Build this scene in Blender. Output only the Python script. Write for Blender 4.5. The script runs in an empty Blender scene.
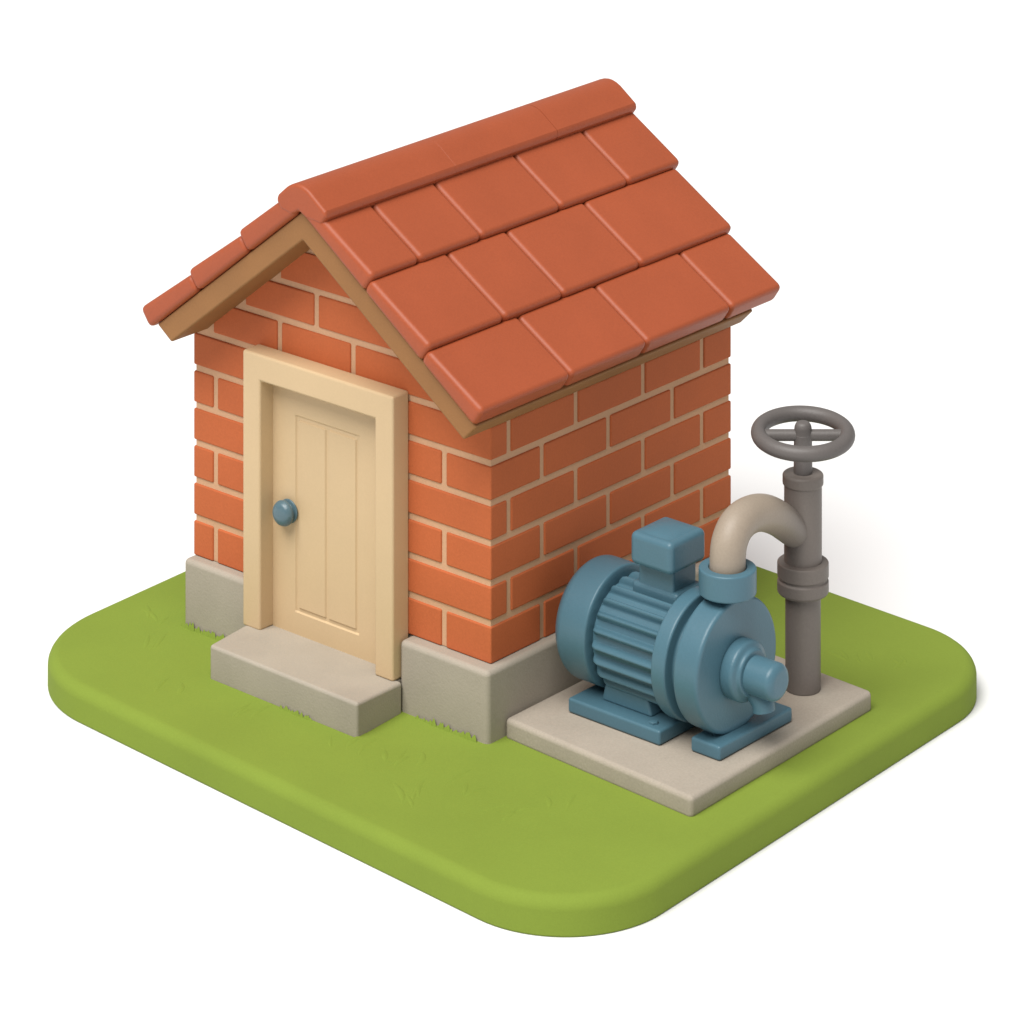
import bpy, bmesh, math, random
from mathutils import Vector, Matrix
random.seed(7)
sc = bpy.context.scene
COL = sc.collection

# ------------------------------------------------------------------ materials
def material(name, rgb, rough=0.55, spec=0.35, grain=0.05, grain_scale=90.0, bump=0.008, mottling=0.06, mottle_scale=3.0, metallic=0.0, mid_bump=0.0):
    """painted clay / stone look: base colour with fine grain, broad mottling and a micro bump"""
    m = bpy.data.materials.new(name)
    m.use_nodes = True
    nt = m.node_tree
    b = nt.nodes['Principled BSDF']
    b.inputs['Roughness'].default_value = rough
    b.inputs['Specular IOR Level'].default_value = spec
    b.inputs['Metallic'].default_value = metallic
    tc = nt.nodes.new('ShaderNodeTexCoord')
    n1 = nt.nodes.new('ShaderNodeTexNoise'); n1.inputs['Scale'].default_value = grain_scale; n1.inputs['Detail'].default_value = 3
    n2 = nt.nodes.new('ShaderNodeTexNoise'); n2.inputs['Scale'].default_value = mottle_scale; n2.inputs['Detail'].default_value = 4
    nt.links.new(tc.outputs['Object'], n1.inputs['Vector'])
    nt.links.new(tc.outputs['Object'], n2.inputs['Vector'])
    def ranged(src, amt):
        r = nt.nodes.new('ShaderNodeMapRange')
        r.inputs['From Min'].default_value = 0.25; r.inputs['From Max'].default_value = 0.75
        r.inputs['To Min'].default_value = 1 - amt; r.inputs['To Max'].default_value = 1 + amt
        nt.links.new(src, r.inputs['Value'])
        return r.outputs['Result']
    mul = nt.nodes.new('ShaderNodeMath'); mul.operation = 'MULTIPLY'
    nt.links.new(ranged(n1.outputs['Fac'], grain), mul.inputs[0])
    nt.links.new(ranged(n2.outputs['Fac'], mottling), mul.inputs[1])
    vm = nt.nodes.new('ShaderNodeVectorMath'); vm.operation = 'SCALE'
    vm.inputs[0].default_value = rgb
    nt.links.new(mul.outputs[0], vm.inputs['Scale'])
    nt.links.new(vm.outputs['Vector'], b.inputs['Base Color'])
    rr = nt.nodes.new('ShaderNodeMapRange')
    rr.inputs['To Min'].default_value = rough - 0.06; rr.inputs['To Max'].default_value = rough + 0.06
    nt.links.new(n2.outputs['Fac'], rr.inputs['Value'])
    nt.links.new(rr.outputs['Result'], b.inputs['Roughness'])
    h = n1.outputs['Fac']
    if mid_bump:
        n3 = nt.nodes.new('ShaderNodeTexNoise'); n3.inputs['Scale'].default_value = 14; n3.inputs['Detail'].default_value = 2
        nt.links.new(tc.outputs['Object'], n3.inputs['Vector'])
        ma = nt.nodes.new('ShaderNodeMath'); ma.operation = 'MULTIPLY_ADD'
        nt.links.new(n3.outputs['Fac'], ma.inputs[0]); ma.inputs[1].default_value = mid_bump
        nt.links.new(n1.outputs['Fac'], ma.inputs[2])
        h = ma.outputs[0]
    bp = nt.nodes.new('ShaderNodeBump'); bp.inputs['Strength'].default_value = 1.0
    bp.inputs['Distance'].default_value = bump * 0.1
    nt.links.new(h, bp.inputs['Height'])
    nt.links.new(bp.outputs['Normal'], b.inputs['Normal'])
    return m

M = dict(
    brick=material('brick_clay', (0.475, 0.122, 0.044), rough=0.68, spec=0.15, mottling=0.05),
    mortar=material('mortar', (0.555, 0.332, 0.200), rough=0.85, spec=0.1),
    tile=material('roof_clay', (0.335, 0.073, 0.027), rough=0.45, spec=0.32, mottling=0.05),
    wood=material('barge_wood', (0.265, 0.125, 0.045), rough=0.6, spec=0.25, mottling=0.08),
    cream=material('cream_paint', (0.555, 0.407, 0.240), rough=0.5, spec=0.3, mottling=0.025, grain=0.018, bump=0.003),
    stone=material('concrete', (0.355, 0.314, 0.258), rough=0.75, spec=0.2, grain=0.035, mottling=0.07, bump=0.012),
    pad=material('pale_concrete', (0.365, 0.318, 0.262), rough=0.75, spec=0.2, grain=0.07, mottling=0.06, bump=0.012),
    blue=material('blue_enamel', (0.067, 0.148, 0.194), rough=0.38, spec=0.38, mottling=0.05, grain=0.03),
    knob=material('blue_grey_enamel', (0.080, 0.140, 0.170), rough=0.3, spec=0.5),
    beige=material('beige_pipe_paint', (0.305, 0.250, 0.195), rough=0.45, spec=0.35),
    grey=material('grey_pipe_paint', (0.165, 0.142, 0.127), rough=0.5, spec=0.35),
    dark=material('dark_grey_iron', (0.115, 0.103, 0.098), rough=0.48, spec=0.4),
    grass=material('lawn_green', (0.190, 0.258, 0.038), rough=0.8, spec=0.12, grain=0.035, grain_scale=110, mottling=0.05, mottle_scale=1.6, bump=0.005, mid_bump=1.2),
    white=material('white_ground', (0.79, 0.79, 0.795), rough=0.95, spec=0.0, grain=0.0, mottling=0.0, bump=0.0),
)

# the bend is beige, its colour blending towards the far end into the upright pipe's grey
mb_ = M['beige'].copy(); mb_.name = 'beige_to_grey_pipe'; M['bend'] = mb_
nt_ = mb_.node_tree
vm_ = [n for n in nt_.nodes if n.type == 'VECT_MATH'][0]
tc_ = nt_.nodes.new('ShaderNodeTexCoord'); sp_ = nt_.nodes.new('ShaderNodeSeparateXYZ'); mr_ = nt_.nodes.new('ShaderNodeMapRange'); mx_ = nt_.nodes.new('ShaderNodeMix')
mr_.interpolation_type = 'SMOOTHSTEP'
mr_.inputs['From Min'].default_value = -0.46; mr_.inputs['From Max'].default_value = -0.06
mx_.data_type = 'RGBA'; mx_.inputs['A'].default_value = (0.305, 0.250, 0.195, 1); mx_.inputs['B'].default_value = (0.175, 0.150, 0.132, 1)
nt_.links.new(tc_.outputs['Object'], sp_.inputs[0]); nt_.links.new(sp_.outputs['Y'], mr_.inputs['Value'])
nt_.links.new(mr_.outputs['Result'], mx_.inputs['Factor']); nt_.links.new(mx_.outputs['Result'], vm_.inputs[0])

# ------------------------------------------------------------------ mesh helpers
def finish(bm, name, mats, parent=None, sharp=50, weighted=True):
    bmesh.ops.recalc_face_normals(bm, faces=bm.faces)
    me = bpy.data.meshes.new(name)
    bm.to_mesh(me); bm.free()
    for m in (mats if isinstance(mats, (list, tuple)) else [mats]):
        me.materials.append(m)
    for p in me.polygons: p.use_smooth = True
    me.set_sharp_from_angle(angle=math.radians(sharp))
    o = bpy.data.objects.new(name, me)
    COL.objects.link(o)
    if parent is not None: o.parent = parent
    if weighted:
        w = o.modifiers.new('normals', 'WEIGHTED_NORMAL'); w.keep_sharp = True
    return o

def merge(dst, src, mat=0):
    """append bmesh src into dst"""
    for f in src.faces: f.material_index = mat
    me = bpy.data.meshes.new('tmp'); src.to_mesh(me); src.free()
    dst.from_mesh(me); bpy.data.meshes.remove(me)

def prism(pts, a, b, axis='y', bevel=0.01, seg=3):
    """closed polygon pts (2-D) extruded from a to b along axis; every edge rounded"""
    bm = bmesh.new()
    def P(u, v, w):
        return {'x': (w, u, v), 'y': (u, w, v), 'z': (u, v, w)}[axis]
    lo = [bm.verts.new(P(u, v, a)) for u, v in pts]
    hi = [bm.verts.new(P(u, v, b)) for u, v in pts]
    n = len(pts)
    bm.faces.new(lo); bm.faces.new(list(reversed(hi)))
    for i in range(n):
        bm.faces.new((lo[i], hi[i], hi[(i + 1) % n], lo[(i + 1) % n]))
    bmesh.ops.recalc_face_normals(bm, faces=bm.faces)
    if bevel > 0:
        bmesh.ops.bevel(bm, geom=list(bm.edges), offset=bevel, offset_type='OFFSET', segments=seg, profile=0.5, affect='EDGES', clamp_overlap=True)
    return bm

def rbox(x0, x1, y0, y1, z0, z1, bevel=0.01, seg=3):
    return prism([(x0, y0), (x1, y0), (x1, y1), (x0, y1)], z0, z1, 'z', bevel, seg)

def round_profile(pts, r, n=4):
    """round the inner corners of an open (axial, radius) polyline"""
    out = [pts[0]]
    for i in range(1, len(pts) - 1):
        p0, p, p1 = Vector(pts[i - 1]), Vector(pts[i]), Vector(pts[i + 1])
        d0, d1 = p0 - p, p1 - p
        rr = min(r, d0.length * 0.48, d1.length * 0.48)
        if rr < 1e-5:
            out.append(tuple(p)); continue
        a, b = p + d0.normalized() * rr, p + d1.normalized() * rr
        for k in range(n + 1):
            t = k / n
            out.append(tuple(a * (1 - t) ** 2 + p * 2 * t * (1 - t) + b * t ** 2))
    out.append(pts[-1])
    return out

def lathe(profile, origin, axis='x', seg=64, rnd=0.012):
    """profile: (axial, radius) from one axis end to the other"""
    pr = round_profile(profile, rnd)
    bm = bmesh.new()
    ox, oy, oz = origin
    def P(t, r, a):
        c, s = r * math.cos(a), r * math.sin(a)
        return {'x': (ox + t, oy + c, oz + s), 'y': (ox + c, oy + t, oz + s), 'z': (ox + c, oy + s, oz + t)}[axis]
    rings = []
    for t, r in pr:
        if r < 1e-5: rings.append([bm.verts.new(P(t, 0, 0))])
        else: rings.append([bm.verts.new(P(t, r, 2 * math.pi * k / seg)) for k in range(seg)])
    for A, B in zip(rings, rings[1:]):
        for k in range(seg):
            k2 = (k + 1) % seg
            if len(A) == 1 and len(B) == 1: continue
            if len(A) == 1: bm.faces.new((A[0], B[k], B[k2]))
            elif len(B) == 1: bm.faces.new((A[k], B[0], A[k2]))
            else: bm.faces.new((A[k], B[k], B[k2], A[k2]))
    bmesh.ops.recalc_face_normals(bm, faces=bm.faces)
    return bm

def tube(path, radii, seg=32, closed=False, caps=True):
    pts = [Vector(p) for p in path]
    n = len(pts)
    if not isinstance(radii, (list, tuple)): radii = [radii] * n
    bm = bmesh.new()
    tang = []
    for i in range(n):
        if closed: t = pts[(i + 1) % n] - pts[i - 1]
        else: t = pts[min(i + 1, n - 1)] - pts[max(i - 1, 0)]
        tang.append(t.normalized())
    ref = Vector((0, 0, 1)) if abs(tang[0].z) < 0.9 else Vector((1, 0, 0))
    nrm = (ref - tang[0] * ref.dot(tang[0])).normalized()
    rings = []
    for i in range(n):
        nrm = (nrm - tang[i] * nrm.dot(tang[i])).normalized()
        bi = tang[i].cross(nrm)
        rings.append([bm.verts.new(pts[i] + (nrm * math.cos(a) + bi * math.sin(a)) * radii[i]) for a in [2 * math.pi * k / seg for k in range(seg)]])
    m = n if closed else n - 1
    for i in range(m):
        A, B = rings[i], rings[(i + 1) % n]
        off = 0
        if closed and i == n - 1:
            off = min(range(seg), key=lambda s: (A[0].co - B[s].co).length)
        for k in range(seg):
            bm.faces.new((A[k], A[(k + 1) % seg], B[(k + 1 + off) % seg], B[(k + off) % seg]))
    if caps and not closed:
        bm.faces.new(list(reversed(rings[0]))); bm.faces.new(rings[-1])
    bmesh.ops.recalc_face_normals(bm, faces=bm.faces)
    return bm

def smooth_path(ctrl, n=10):
    """Catmull-Rom through the control points"""
    c = [Vector(p) for p in ctrl]
    c = [c[0] * 2 - c[1]] + c + [c[-1] * 2 - c[-2]]
    out = []
    for i in range(1, len(c) - 2):
        for k in range(n):
            t = k / n
            a, b, d, e = c[i - 1], c[i], c[i + 1], c[i + 2]
            out.append(0.5 * ((2 * b) + (d - a) * t + (2 * a - 5 * b + 4 * d - e) * t * t + (3 * b - a - 3 * d + e) * t ** 3))
    out.append(c[-2])
    return out

def thing(name, loc, label, cat):
    o = bpy.data.objects.new(name, None)
    COL.objects.link(o)
    o.location = loc; o.empty_display_size = 0.2
    o['label'] = label; o['category'] = cat
    return o

def adopt(parent, o):
    """parent a mesh modelled in world space under a thing placed at its base"""
    o.parent = parent
    base = Vector((0, 0, 0)); q = parent
    while q is not None:
        base += q.location; q = q.parent
    o.data.transform(Matrix.Translation(-base))
    return o

def part(bm, name, mats, parent, **k):
    return adopt(parent, finish(bm, name, mats, None, **k))

def top(bm, name, mats, label=None, cat=None, kind=None, **k):
    o = finish(bm, name, mats, None, **k)
    if label: o['label'] = label
    if cat: o['category'] = cat
    if kind: o['kind'] = kind
    return o

# ------------------------------------------------------------------ measures (metres)
W, D, H = 2.108, 1.963, 0.20         # brick shed footprint and course height; front right corner at x=0, y=0
LAWN, GROUND = -0.36, -0.540
APEX = Vector((-1.062, 2.106))       # ridge of the roof boards in x, z
DR = Vector((0.8235, -0.5673)); NR = Vector((0.5673, 0.8235))      # right slope: down, out
DL = Vector((-0.7939, -0.6080)); NL = Vector((-0.6080, 0.7939))        # left slope
LR, LL = 1.440, 1.388
DECK = 0.122
Y0, Y1 = -0.28, 2.175                # roof tiles from front to back

# ------------------------------------------------------------------ ground and lawn
g = bmesh.new()
bmesh.ops.create_grid(g, x_segments=1, y_segments=1, size=60, matrix=Matrix.Translation((0, 0, GROUND)))
top(g, 'ground', M['white'], kind='structure', weighted=False)

def rounded_quad(corners, radii, n=20):
    out = []
    k = len(corners)
    for i in range(k):
        p0, p, p1 = Vector(corners[i - 1]), Vector(corners[i]), Vector(corners[(i + 1) % k])
        d0, d1 = (p0 - p).normalized(), (p1 - p).normalized()
        ang = d0.angle(d1); r = radii[i]
        c = p + (d0 + d1).normalized() * (r / math.sin(ang / 2))
        t = r / math.tan(ang / 2)
        a, b = (p + d0 * t) - c, (p + d1 * t) - c
        a0 = math.atan2(a.y, a.x); da = (math.atan2(b.y, b.x) - a0 + math.pi) % (2 * math.pi) - math.pi
        for j in range(n + 1):
            s = a0 + da * j / n
            out.append((c.x + r * math.cos(s), c.y + r * math.sin(s)))
    return out
CORN = [(-2.618, -0.915), (1.580, -1.216), (1.428, 2.536), (-2.744, 2.698)]
RADS = [0.719, 0.571, 0.582, 0.651]
outline = rounded_quad(CORN, RADS)
cx = sum(p[0] for p in outline) / len(outline); cy = sum(p[1] for p in outline) / len(outline)
def inset(pts, d):
    out = []
    n = len(pts)
    for i in range(n):
        t = (Vector(pts[(i + 1) % n]) - Vector(pts[i - 1])).normalized()
        out.append((pts[i][0] - t.y * d, pts[i][1] + t.x * d))
    return out
lb = bmesh.new()
rings = []
prof = [(0.012, GROUND)]
for k in range(1, 5):
    a = math.pi / 2 * k / 4
    prof.append((0.012 - 0.012 * math.sin(a), GROUND + 0.012 - 0.012 * math.cos(a)))
R = 0.062
for k in range(0, 7):
    a = math.pi / 2 * k / 6
    prof.append((R - R * math.cos(a), LAWN - R + R * math.sin(a)))
prof.append((0.12, LAWN))
for d, z in prof:
    rings.append([lb.verts.new((x, y, z)) for x, y in inset(outline, d)])
for A, B in zip(rings, rings[1:]):
    for i in range(len(A)):
        j = (i + 1) % len(A)
        lb.faces.new((A[i], A[j], B[j], B[i]))
lb.faces.new(rings[-1]); lb.faces.new(list(reversed(rings[0])))
lawn = top(lb, 'lawn', M['grass'], kind='structure', sharp=80)

# short grass: tufts against the footings and faint pressed blades on the turf
gb = bmesh.new()
def leaf(x, y, h, w, lean):
    """flat tapering leaf standing at (x, y) and leaning back on the footing"""
    prev = None
    n = 4
    skew = random.uniform(-.6, .6) * w
    for k in range(n + 1):
        t = k / n
        ww = w * (1 - t ** 1.6)
        px, py, pz = x + skew * t, y + lean * t, LAWN - 0.004 + h * t
        ring = [gb.verts.new(c) for c in (((px - ww, py + .002, pz), (px, py - .004 * (1 - t), pz), (px + ww, py + .002, pz)) if k < n else ((px, py, pz),))]
        if prev:
            if len(ring) == 3:
                for i in range(2): gb.faces.new((prev[i], prev[i + 1], ring[i + 1], ring[i]))
            else:
                for i in range(2): gb.faces.new((prev[i], prev[i + 1], ring[0]))
        prev = ring
def fringe(p, q, n, hmin, hmax):
    for k in range(n):
        t = (k + random.uniform(.1, .9)) / n
        h = random.uniform(hmin, hmax)
        leaf(p[0] + (q[0] - p[0]) * t, p[1] + (q[1] - p[1]) * t - 0.30 * h - 0.006, h, random.uniform(.012, .022), 0.30 * h)
fringe((-2.11, -0.068), (-1.62, -0.068), 30, .018, .048)
fringe((-0.42, -0.084), (-0.02, -0.084), 26, .014, .042)
fringe((-1.02, -0.447), (-0.80, -0.449), 12, .012, .032)
fringe((-1.5, -0.441), (-0.52, -0.452), 46, .004, .010)
def stroke(x, y, ang, length, w):
    """a single blade lying flat, half sunk in the turf"""
    n = 8; prev = None
    bend = random.uniform(-.5, .5)
    for k in range(n + 1):
        t = k / n
        a = ang + bend * t
        px = x + math.cos(a) * length * t; py = y + math.sin(a) * length * t
        ww = w * math.sin(math.pi * min(0.97, max(0.03, t))) ** 0.6
        zz = LAWN - 0.0015
        ring = [gb.verts.new((px - math.sin(a) * ww * s, py + math.cos(a) * ww * s, zz + hh)) for s, hh in ((-1, 0), (0, w * 0.40 * math.sin(math.pi * t) + 0.0015), (1, 0))]
        if prev:
            for i in range(2): gb.faces.new((prev[i], prev[i + 1], ring[i + 1], ring[i]))
        prev = ring
for (x, y, a, n) in [(-2.25, -0.18, 2.2, 3), (-2.05, -0.35, 2.0, 3), (-1.05, -0.66, 1.9, 3), (-0.15, -0.55, 2.0, 4), (-0.42, -0.62, 2.5, 3), (0.25, -0.6, 2.0, 3),
                     (0.15, -0.78, 2.3, 4), (0.55, -0.62, 1.7, 3), (0.75, -0.35, 2.2, 2), (1.0, 2.0, 2.0, 4), (0.85, 1.85, 2.4, 3), (-2.3, 0.4, 2.2, 3), (-1.6, -0.68, 2.2, 2)]:
    for _ in range(n):
        stroke(x + random.uniform(-.09, .09), y + random.uniform(-.07, .07), a + random.uniform(-.35, .35), random.uniform(.12, .24), random.uniform(.012, .022))
top(gb, 'grass_tufts', M['grass'], label='short green grass tufts against the concrete footings and on the lawn', cat='grass', kind='stuff', weighted=False, sharp=180)

# ------------------------------------------------------------------ brick shed
house = thing('brick_shed', (-W / 2, D / 2, LAWN), 'small orange brick shed with red clay tile roof and cream door', 'shed')

def roof_z(x, v):
    """height of the roof surface offset v from the boards, at x"""
    if x > APEX.x:
        p = APEX + NR * v; return p.y + (x - p.x) * DR.y / DR.x
    p = APEX + NL * v; return p.y + (x - p.x) * DL.y / DL.x

wb = bmesh.new()
# mortar core: a five sided prism under the roof boards
PR = 0.009
core = [(-W + PR, 0.0), (-PR, 0.0), (-PR, roof_z(0, -DECK) + 0.03), (APEX.x, 2.0), (-W + PR, roof_z(-W, -DECK) + 0.03)]
merge(wb, prism(core, PR, D - PR, 'y', 0.004, 1), 1)

MT = 0.0165                             # half a mortar joint
def clip(poly, v):
    """keep what lies under both roof slopes at offset v"""
    for d, nrm in ((DR, NR), (DL, NL)):
        out = []
        for i in range(len(poly)):
            a, b = Vector(poly[i]), Vector(poly[(i + 1) % len(poly)])
            sa, sb = (a - APEX).dot(nrm) - v, (b - APEX).dot(nrm) - v
            if sa <= 0: out.append(tuple(a))
            if sa * sb < 0:
                t = sa / (sa - sb); out.append(tuple(a + (b - a) * t))
        poly = out
        if len(poly) < 3: return None
    return poly

def area(p):
    return abs(sum(p[i][0] * p[(i + 1) % len(p)][1] - p[(i + 1) % len(p)][0] * p[i][1] for i in range(len(p)))) / 2

BV = 0.009
def front_brick(x0, x1, k, ya, yb):
    zb = k * H + MT if k else -0.0005
    q = clip([(x0 + MT, zb), (x1 - MT, zb), (x1 - MT, (k + 1) * H - MT), (x0 + MT, (k + 1) * H - MT)], -DECK + 0.03)
    if q and area(q) > 0.002:
        merge(wb, prism(q, ya, yb, 'y', BV, 2), 0)
def side_brick(y0, y1, k, xa, xb):
    z1 = (k + 1) * H - MT
    merge(wb, rbox(xa, xb, y0 + MT, y1 - MT, k * H + MT if k else -0.0005, z1, BV, 2), 0)
def corner_brick(k, cxn, cyn, xin, yin, ztop=None):
    """L shaped brick round a corner; cxn, cyn = outer corner, xin, yin = far ends"""
    sx = 1 if xin < cxn else -1; sy = 1 if yin > cyn else -1
    t = 0.06
    xe = xin + MT * sx; ye = yin - MT * sy
    P = [(xe, cyn), (cxn, cyn), (cxn, ye), (cxn - t * sx, ye), (cxn - t * sx, cyn + t * sy), (xe, cyn + t * sy)]
    merge(wb, prism(P, k * H + MT if k else -0.0005, (ztop or (k + 1) * H - MT), 'z', BV, 2), 0)

EVEN_F = [-1.9456, -1.407, -0.879, -0.318]; ODD_F = [-1.56, -1.07, -0.62]
ODD_S = [0.143, 0.668, 1.215, 1.712]; EVEN_S = [0.400, 0.929, 1.460]
for k in range(6):
    F = EVEN_F if k % 2 == 0 else ODD_F
    S = EVEN_S if k % 2 == 0 else ODD_S
    for a, b in zip(F, F[1:]):
        front_brick(a, b, k, 0.0, 0.06)
        front_brick(a, b, k, D - 0.06, D)
    for a, b in zip(S, S[1:]):
        side_brick(a, b, k, -0.06, 0.0)
        side_brick(a, b, k, -W, -W + 0.06)
    zt = 1.185 if k == 5 else None
    corner_brick(k, 0.0, 0.0, F[-1], S[0]); corner_brick(k, -W, 0.0, F[0], S[0], zt)
    corner_brick(k, 0.0, D, F[-1], S[-1]); corner_brick(k, -W, D, F[0], S[-1], zt)
for ya, yb in ((0.0, 0.06), (D - 0.06, D)):
    for a, b in zip([-1.976, -1.4725, -0.946], [-1.4725, -0.946, 0.0]): front_brick(a, b, 6, ya, yb)
    for a, b in zip([-1.737, -1.207], [-1.207, -0.2]): front_brick(a, b, 7, ya, yb)
    for a, b in zip([-1.475], [-0.5]): front_brick(a, b, 8, ya, yb)
part(wb, 'brick_wall', [M['brick'], M['mortar']], house)

pb = prism([(-W - 0.010, -0.066), (-1.621, -0.066), (-1.621, 0.012), (-0.548, 0.012), (-0.548, -0.080), (0.052, -0.082), (0.052, D + 0.042), (-W - 0.010, D + 0.042)], LAWN - 0.03, -0.001, 'z', 0.028, 5)
part(pb, 'plinth', M['stone'], house)

# roof: clay tiles in three rows a side
def slope_tile(dv, nv, u0, u1, y0, y1, v0, v1, bev=0.030):
    """wedge tile: underside on the boards, top rising from v0 at its upper to v1 at its lower end"""
    P = [APEX + dv * u0 + nv * 0.001, APEX + dv * u1 + nv * 0.001, APEX + dv * u1 + nv * v1, APEX + dv * u0 + nv * v0]
    return prism([tuple(p) for p in P], y0, y1, 'y', bev, 3)
tb = bmesh.new()
ROWS_R = [(0.02, 0.548, [0.085, 0.565, 1.205, 1.775]),
          (0.540, 1.018, [0.300, 0.765, 1.400]),
          (1.010, LR, [0.410, 1.025, 1.735])]
ROWS_L = [(0.02, 0.472, [0.2, 0.75, 1.25, 1.75]), (0.464, 0.936, [0.35, 0.9, 1.45]), (0.928, LL, [0.55, 1.1, 1.7])]
GAP = 0.002
for rows, dv, nv in ((ROWS_R, DR, NR), (ROWS_L, DL, NL)):
    for (u0, u1, joints) in rows:
        ys = [Y0] + joints + [Y1]
        ext = 0.055 if u0 < 0.1 else (0.02 if u0 < 0.7 else 0.0)
        va, vb = (0.086, 0.117) if rows is ROWS_R else ((0.110, 0.122) if u0 < 0.1 else (0.096, 0.122))
        for a, b in zip(ys, ys[1:]):
            j = random.uniform(-.0015, .0015)
            merge(tb, slope_tile(dv, nv, u0, u1 + j, a + (GAP if a > Y0 else 0), b - (GAP if b < Y1 else -ext), va, vb + j), 0)
roof = part(tb, 'roof', M['tile'], house)
roof['label'] = 'red clay roof of three rows of large tiles'

# ridge cap: rounded inverted V sitting over the top row
def off(dv, nv, u, v): return APEX + dv * u + nv * v
outer = [off(DL, NL, 0.108, 0.112), off(DL, NL, 0.100, 0.130), off(DL, NL, 0.080, 0.140), off(DL, NL, 0.030, 0.143)]
a, b, c = off(DL, NL, 0.030, 0.144), Vector((APEX.x - 0.004, APEX.y + 0.190)), off(DR, NR, 0.030, 0.143)
for k in range(1, 8):
    t = k / 8
    outer.append(a * (1 - t) ** 2 + b * 2 * t * (1 - t) + c * t * t)
outer += [c, off(DR, NR, 0.128, 0.142), off(DR, NR, 0.146, 0.134), off(DR, NR, 0.154, 0.116)]
inner = [off(DR, NR, 0.152, 0.066), off(DR, NR, 0.055, 0.012), Vector((APEX.x, APEX.y + 0.006)), off(DL, NL, 0.055, 0.012), off(DL, NL, 0.108, 0.070)]
cb = bmesh.new()
segs = [Y0 - 0.004, 0.72, 1.55, Y1 + 0.060]
for a, b in zip(segs, segs[1:]):
    q = prism([tuple(p) for p in outer + inner], a, b, 'y', 0, 1)
    es = [e for e in q.edges if len(e.link_faces) == 2 and e.calc_face_angle(0) > 0.5]
    joints = [y for y in (a, b) if y not in (segs[0], segs[-1])]
    def at_joint(e): return any(abs(e.verts[0].co.y - y) < 1e-5 and abs(e.verts[1].co.y - y) < 1e-5 for y in joints)
    bmesh.ops.bevel(q, geom=[e for e in es if not at_joint(e)], offset=0.020, segments=4, profile=0.5, affect='EDGES', clamp_overlap=True)
    bmesh.ops.bevel(q, geom=[e for e in q.edges if at_joint(e) and e.calc_face_angle(0) > 0.8], offset=0.004, segments=2, profile=0.5, affect='EDGES', clamp_overlap=True)
    merge(cb, q, 0)
cap_o = part(cb, 'ridge_cap', M['tile'], roof)

def lean(o):
    """old roof: the ridge stands a touch higher at the back than at the gable"""
    base = Vector((0, 0, 0)); q = o.parent
    while q is not None: base += q.location; q = q.parent
    for v in o.data.vertices:
        w = v.co + base
        v.co.z += 0.005 * (w.y - Y0) * max(0.0, min(1.0, (w.z - 1.3) / 0.9))
for o_ in (roof, cap_o): lean(o_)

# brown boards under the tiles, showing as barge boards on the gable and as the eave edge
bo = [off(DL, NL, 0, 0), off(DL, NL, LL - 0.045, 0), off(DL, NL, LL - 0.085, -DECK), Vector((APEX.x, APEX.y - DECK / 0.815)),
      off(DR, NR, LR - 0.02, -DECK), off(DR, NR, LR + 0.004, 0)]
part(prism([tuple(p) for p in bo], Y0 + 0.028, 1.995, 'y', 0.012, 3), 'barge_board', M['wood'], roof)

# door frame, door and knob
fb = bmesh.new()
FX0, FX1, IX0, IX1 = -1.622, -0.553, -1.494, -0.680
fz, iz, bz = 1.238, 1.098, -0.2065
frame_poly = [(FX0, bz), (IX0, bz), (IX0, iz), (IX1, iz), (IX1, bz), (FX1, bz), (FX1, fz), (FX0, fz)]
merge(fb, prism(frame_poly, -0.122, 0.004, 'y', 0.014, 3), 0)
part(fb, 'door_frame', M['cream'], house)

door = part(rbox(IX0 - 0.01, IX1 + 0.01, -0.0145, 0.009, bz, iz + 0.01, 0.003, 1), 'door', M['cream'], house)
PX0, PX1, PZ0, PZ1, PM = -1.318, -0.891, -0.075, 0.923, -1.106
# face board: stiles, rails and two planks marked off by soft grooves
def lines(a, b, cs):
    return sorted([a, b] + [c + d for c in cs for d in (-0.015, -0.006, 0.0, 0.006, 0.015)])
XS = lines(IX0 - 0.008, IX1 + 0.008, (PX0, PM, PX1)); ZS = lines(bz + 0.002, iz + 0.008, (PZ0, PZ1))
pcx, pcz, phx, phz = (PX0 + PX1) / 2, (PZ0 + PZ1) / 2, (PX1 - PX0) / 2, (PZ1 - PZ0) / 2
def groove(x, z):
    d = abs(max(abs(x - pcx) - phx, abs(z - pcz) - phz))
    if abs(z - pcz) < phz: d = min(d, abs(x - PM))
    return -0.0225 + 0.011 * max(0.0, min(1.0, (0.015 - d) / 0.010))
sb = bmesh.new()
gv = [[sb.verts.new((x, groove(x, z), z)) for z in ZS] for x in XS]
for i in range(len(XS) - 1):
    for j in range(len(ZS) - 1): sb.faces.new((gv[i][j], gv[i + 1][j], gv[i + 1][j + 1], gv[i][j + 1]))
rim = [gv[i][0] for i in range(len(XS))] + [gv[-1][j] for j in range(1, len(ZS))] + [gv[i][-1] for i in range(len(XS) - 2, -1, -1)] + [gv[0][j] for j in range(len(ZS) - 2, 0, -1)]
bk = [sb.verts.new((v.co.x, -0.010, v.co.z)) for v in rim]
for i in range(len(rim)):
    j = (i + 1) % len(rim)
    sb.faces.new((rim[i], bk[i], bk[j], rim[j]))
sb.faces.new(bk)
part(sb, 'door_panel', M['cream'], door, sharp=30)
kb = lathe([(0.0, 0.0), (0.0, 0.060), (-0.012, 0.064), (-0.020, 0.044), (-0.030, 0.044), (-0.036, 0.064), (-0.052, 0.068), (-0.076, 0.056), (-0.086, 0.03), (-0.087, 0.0)], (-1.377, -0.017, 0.425), 'y', 40, 0.012)
part(kb, 'door_knob', M['knob'], door)

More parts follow.
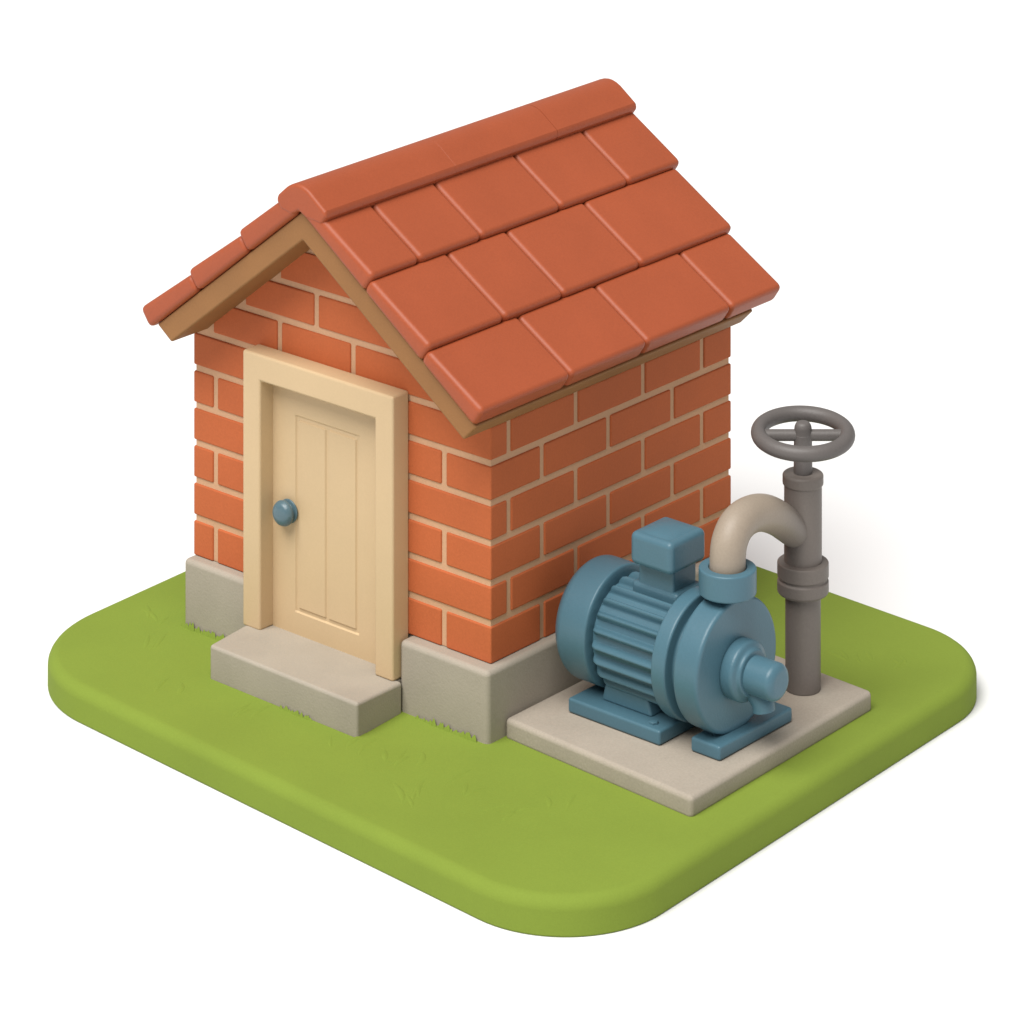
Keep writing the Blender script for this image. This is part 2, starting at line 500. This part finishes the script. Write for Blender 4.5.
# doorstep
SP = [(-1.545, -0.440), (-0.492, -0.452), (-0.520, -0.084), (-0.556, -0.084), (-0.556, 0.006), (-1.612, 0.006), (-1.618, -0.072)]
step = prism(SP, LAWN - 0.015, -0.2045, 'z', 0.026, 5)
for v in step.verts:                       # worn: the tread stands a little higher at its front edge
    if v.co.z > -0.3: v.co.z += 0.018 * max(0.0, min(1.0, (-0.15 - v.co.y) / 0.28))
top(step, 'doorstep', M['stone'], label='grey concrete doorstep block under the cream door', cat='step')

# ------------------------------------------------------------------ pump on its pad
PADZ = -0.263
top(prism([(0.055, 0.040), (1.300, -0.034), (1.262, 1.50), (0.055, 1.56)], LAWN - 0.015, PADZ, 'z', 0.026, 5),
    'concrete_pad', M['pad'], label='flat pale concrete pad under the blue pump', cat='slab')

AY, AZ = 0.570, 0.110
pump = thing('water_pump', (0.75, AY, PADZ), 'blue electric water pump with finned motor on the concrete pad', 'pump')
# finned motor body
part(lathe([(0.36, 0), (0.36, 0.2385), (0.50, 0.2385), (0.50, 0)], (0, AY, AZ), 'x', 64, 0.002), 'motor_core', M['blue'], pump)
mb = bmesh.new()
NF, SEG = 22, 22 * 18
xs = [0.395, 0.402, 0.416, 0.44, 0.86]
RM = [0.0, 0.45, 0.8, 1.0, 1.0]     # the ribs die away in a round end behind the fan cover
rg = []
for x, rm in zip(xs, RM):
    ring = []
    for k in range(SEG):
        a = 2 * math.pi * k / SEG
        c = math.cos(NF * a)
        r = 0.246 + 0.042 * rm * (max(0.0, (c + 0.02) / 1.02)) ** 0.65
        ring.append(mb.verts.new((x, AY + r * math.cos(a), AZ + r * math.sin(a))))
    rg.append(ring)
for A, B in zip(rg, rg[1:]):
    for k in range(SEG): mb.faces.new((A[k], B[k], B[(k + 1) % SEG], A[(k + 1) % SEG]))
mb.faces.new(list(reversed(rg[0]))); mb.faces.new(rg[-1])
motor = part(mb, 'motor_body', M['blue'], pump, sharp=75, weighted=False)
part(lathe([(0.146, 0), (0.146, 0.18), (0.162, 0.266), (0.204, 0.302), (0.380, 0.302), (0.385, 0.28), (0.385, 0.0)], (0, AY, AZ + 0.008), 'x', 80, 0.02), 'fan_cover', M['blue'], pump)
part(lathe([(0.815, 0), (0.815, 0.316), (0.903, 0.316), (0.908, 0.252), (0.975, 0.252), (0.975, 0)], (0, AY, AZ), 'x', 80, 0.014), 'motor_flange', M['blue'], pump)
casing = part(lathe([(0.962, 0), (0.962, 0.327), (1.112, 0.327), (1.115, 0.0)], (0, AY, AZ + 0.012), 'x', 96, 0.022), 'pump_casing', M['blue'], pump)
part(lathe([(1.11, 0), (1.11, 0.148), (1.184, 0.148), (1.197, 0.118), (1.215, 0.112), (1.22, 0.0)], (0, AY, AZ), 'x', 64, 0.018), 'shaft_housing', M['blue'], pump)
part(lathe([(1.19, 0), (1.19, 0.092), (1.358, 0.092), (1.380, 0.064), (1.380, 0)], (0, AY, AZ - 0.004), 'x', 56, 0.016), 'shaft', M['blue'], pump)
# drain boss under the shaft housing
part(tube(smooth_path([(1.13, AY + 0.02, AZ - 0.06), (1.20, AY + 0.02, AZ - 0.09), (1.25, AY + 0.02, AZ - 0.13), (1.262, AY + 0.02, AZ - 0.175)], 5), 0.056, 28), 'drain_boss', M['blue'], pump)
# terminal box with a slightly domed lid on its pedestal
pd = rbox(0.540, 0.765, 0.500, 0.690, 0.30, 0.545, 0.016, 3)
merge(pd, rbox(0.505, 0.800, 0.490, 0.710, 0.28, 0.408, 0.022, 4))
part(pd, 'box_pedestal', M['blue'], pump)
tbm = rbox(0.543, 0.812, 0.425, 0.712, 0.517, 0.681, 0.032, 5)
o = part(tbm, 'terminal_box', M['blue'], pump)
lid = bmesh.new()
N = 12
grid = [[lid.verts.new((0.575 + 0.205 * i / N, 0.457 + 0.223 * j / N, 0.6805 + 0.022 * (math.sin(math.pi * i / N) * math.sin(math.pi * j / N)) ** 0.6)) for j in range(N + 1)] for i in range(N + 1)]
for i in range(N):
    for j in range(N): lid.faces.new((grid[i][j], grid[i + 1][j], grid[i + 1][j + 1], grid[i][j + 1]))
part(lid, 'box_lid', M['blue'], o, sharp=180, weighted=False)
# outlet neck and collar on top of the casing
part(lathe([(0.30, 0), (0.30, 0.046), (0.462, 0.046), (0.464, 0.143), (0.594, 0.143), (0.594, 0.095), (0.580, 0.093), (0.578, 0)], (1.052, AY, 0), 'z', 64, 0.012), 'outlet_collar', M['blue'], pump)
# feet
f1 = part(rbox(0.255, 0.845, 0.292, 0.86, PADZ + 0.0005, -0.188, 0.014, 3), 'foot_plate', M['blue'], pump)
part(prism([(0.395, -0.192), (0.720, -0.192), (0.665, -0.020), (0.440, -0.020)], 0.385, 0.76, 'y', 0.016, 3), 'foot_bracket', M['blue'], f1)
for bx in (0.765,):
    part(lathe([(0, 0), (0, 0.024), (0.014, 0.024), (0.016, 0)], (bx, 0.345, -0.190), 'z', 6, 0.003), 'bolt', M['blue'], f1, weighted=False)
f2 = part(rbox(0.990, 1.172, 0.352, 0.945, PADZ + 0.0005, -0.190, 0.014, 3), 'foot_plate', M['blue'], pump)
part(prism([(0.44, -0.195), (0.70, -0.195), (0.66, -0.05), (0.48, -0.05)], 0.985, 1.075, 'x', 0.014, 3), 'foot_bracket', M['blue'], f2)

# ------------------------------------------------------------------ pipe and valve
RX, RY = 0.982, 1.285
valve = thing('valve_pipe', (RX, RY, PADZ), 'grey upright pipe with round handwheel valve and beige bend beside the pump', 'pipe')
part(lathe([(PADZ + 0.0005, 0), (PADZ + 0.0005, 0.090), (0.26, 0.090), (0.26, 0)], (RX, RY, 0), 'z', 48, 0.004), 'riser_pipe', M['grey'], valve)
part(lathe([(0.222, 0), (0.222, 0.118), (0.234, 0.131), (0.290, 0.131), (0.296, 0.122), (0.306, 0.122), (0.312, 0.131), (0.385, 0.131), (0.387, 0.098), (0.387, 0)], (RX, RY, 0), 'z', 56, 0.008), 'coupling', M['grey'], valve)
part(lathe([(0.36, 0), (0.36, 0.096), (0.79, 0.096), (0.79, 0)], (RX, RY, 0), 'z', 48, 0.003), 'valve_body', M['grey'], valve)
part(lathe([(0.775, 0), (0.775, 0.100), (0.782, 0.104), (0.826, 0.104), (0.834, 0.094), (0.834, 0)], (RX, RY, 0), 'z', 48, 0.006), 'valve_cap', M['grey'], valve)
part(lathe([(0.82, 0), (0.82, 0.048), (1.03, 0.046), (1.03, 0)], (RX, RY, 0), 'z', 32, 0.004), 'valve_stem', M['dark'], valve)
# beige bend from the pump outlet over into the valve body
S0 = Vector((1.052, AY, 0)); S1 = Vector((RX, RY, 0)); dirp = (S1 - S0).normalized()
ctrl = [(0.0, 0.55), (0.001, 0.64), (0.018, 0.708), (0.065, 0.758), (0.14, 0.782), (0.23, 0.779), (0.32, 0.757), (0.41, 0.717), (0.495, 0.668), (0.57, 0.616), (0.65, 0.560), (0.715, 0.520)]
path = smooth_path([S0 + dirp * s + Vector((-0.020 * max(0.0, (s - 0.35) / 0.365), 0, z)) for s, z in ctrl], 8)
part(tube(path, [0.0895 - 0.0095 * max(0.0, (i / (len(path) - 1) - 0.6) / 0.4) for i in range(len(path))], 44), 'pipe_bend', M['bend'], valve)
# handwheel: rim, one straight bar, hub; tipped a little towards the front
HW = Vector((RX, RY, 1.032))
yaw = 0.712557281
right = Vector((math.cos(yaw), math.sin(yaw), 0)); fwd = Vector((-math.sin(yaw), math.cos(yaw), 0))
tilt = math.radians(5.3)
back = fwd * math.cos(tilt) + Vector((0, 0, 1)) * math.sin(tilt)
rim = [HW + right * 0.226 * math.cos(a) + back * 0.225 * math.sin(a) for a in [2 * math.pi * k / 72 for k in range(72)]]
wheel = part(tube(rim, 0.039, 24, closed=True), 'hand_wheel', M['dark'], valve)
part(tube([HW + right * q - Vector((0, 0, 0.008)) for q in (-0.22, -0.1, 0.1, 0.22)], 0.029, 20), 'spoke', M['dark'], wheel)
part(lathe([(0.985, 0), (0.985, 0.046), (1.070, 0.044), (1.092, 0.032), (1.094, 0)], (RX, RY, 0), 'z', 32, 0.012), 'wheel_hub', M['dark'], wheel)

# ------------------------------------------------------------------ light
world = bpy.data.worlds.new('World'); sc.world = world
world.use_nodes = True
bg = world.node_tree.nodes['Background']
bg.inputs['Color'].default_value = (1.0, 1.0, 1.0, 1)
bg.inputs['Strength'].default_value = 0.36
def lamp(name, direction, dist, size, watts, color, target=(-0.4, 0.6, 0.3)):
    l = bpy.data.lights.new(name, 'AREA'); l.shape = 'DISK'; l.size = size; l.energy = watts; l.color = color
    o = bpy.data.objects.new(name, l); COL.objects.link(o)
    d = Vector(direction).normalized()
    o.location = Vector(target) + d * dist
    o.rotation_euler = d.to_track_quat('Z', 'Y').to_euler()
    return o
lamp('softbox', (0.06, -0.47, 0.88), 200.0, 168.0, 1.67 * math.pi ** 2 * 40000, (1.0, 0.98, 0.945))

# ------------------------------------------------------------------ camera
cam = bpy.data.cameras.new('camera'); co = bpy.data.objects.new('camera', cam); COL.objects.link(co)
co.location = (13.1414767, -15.0487292, 8.52161643)
co.rotation_euler = (math.pi / 2, 0, 0.712557281)
cam.sensor_width = 36.0
cam.lens = 4000.0 / 1024 * 36.0
cam.shift_x = 0.0
cam.shift_y = -(512 + 1041.57876) / 1024
cam.clip_end = 300
sc.camera = co

vs = sc.view_settings
vs.view_transform = 'Standard'; vs.look = 'None'; vs.exposure = 0; vs.gamma = 1; vs.use_curve_mapping = False
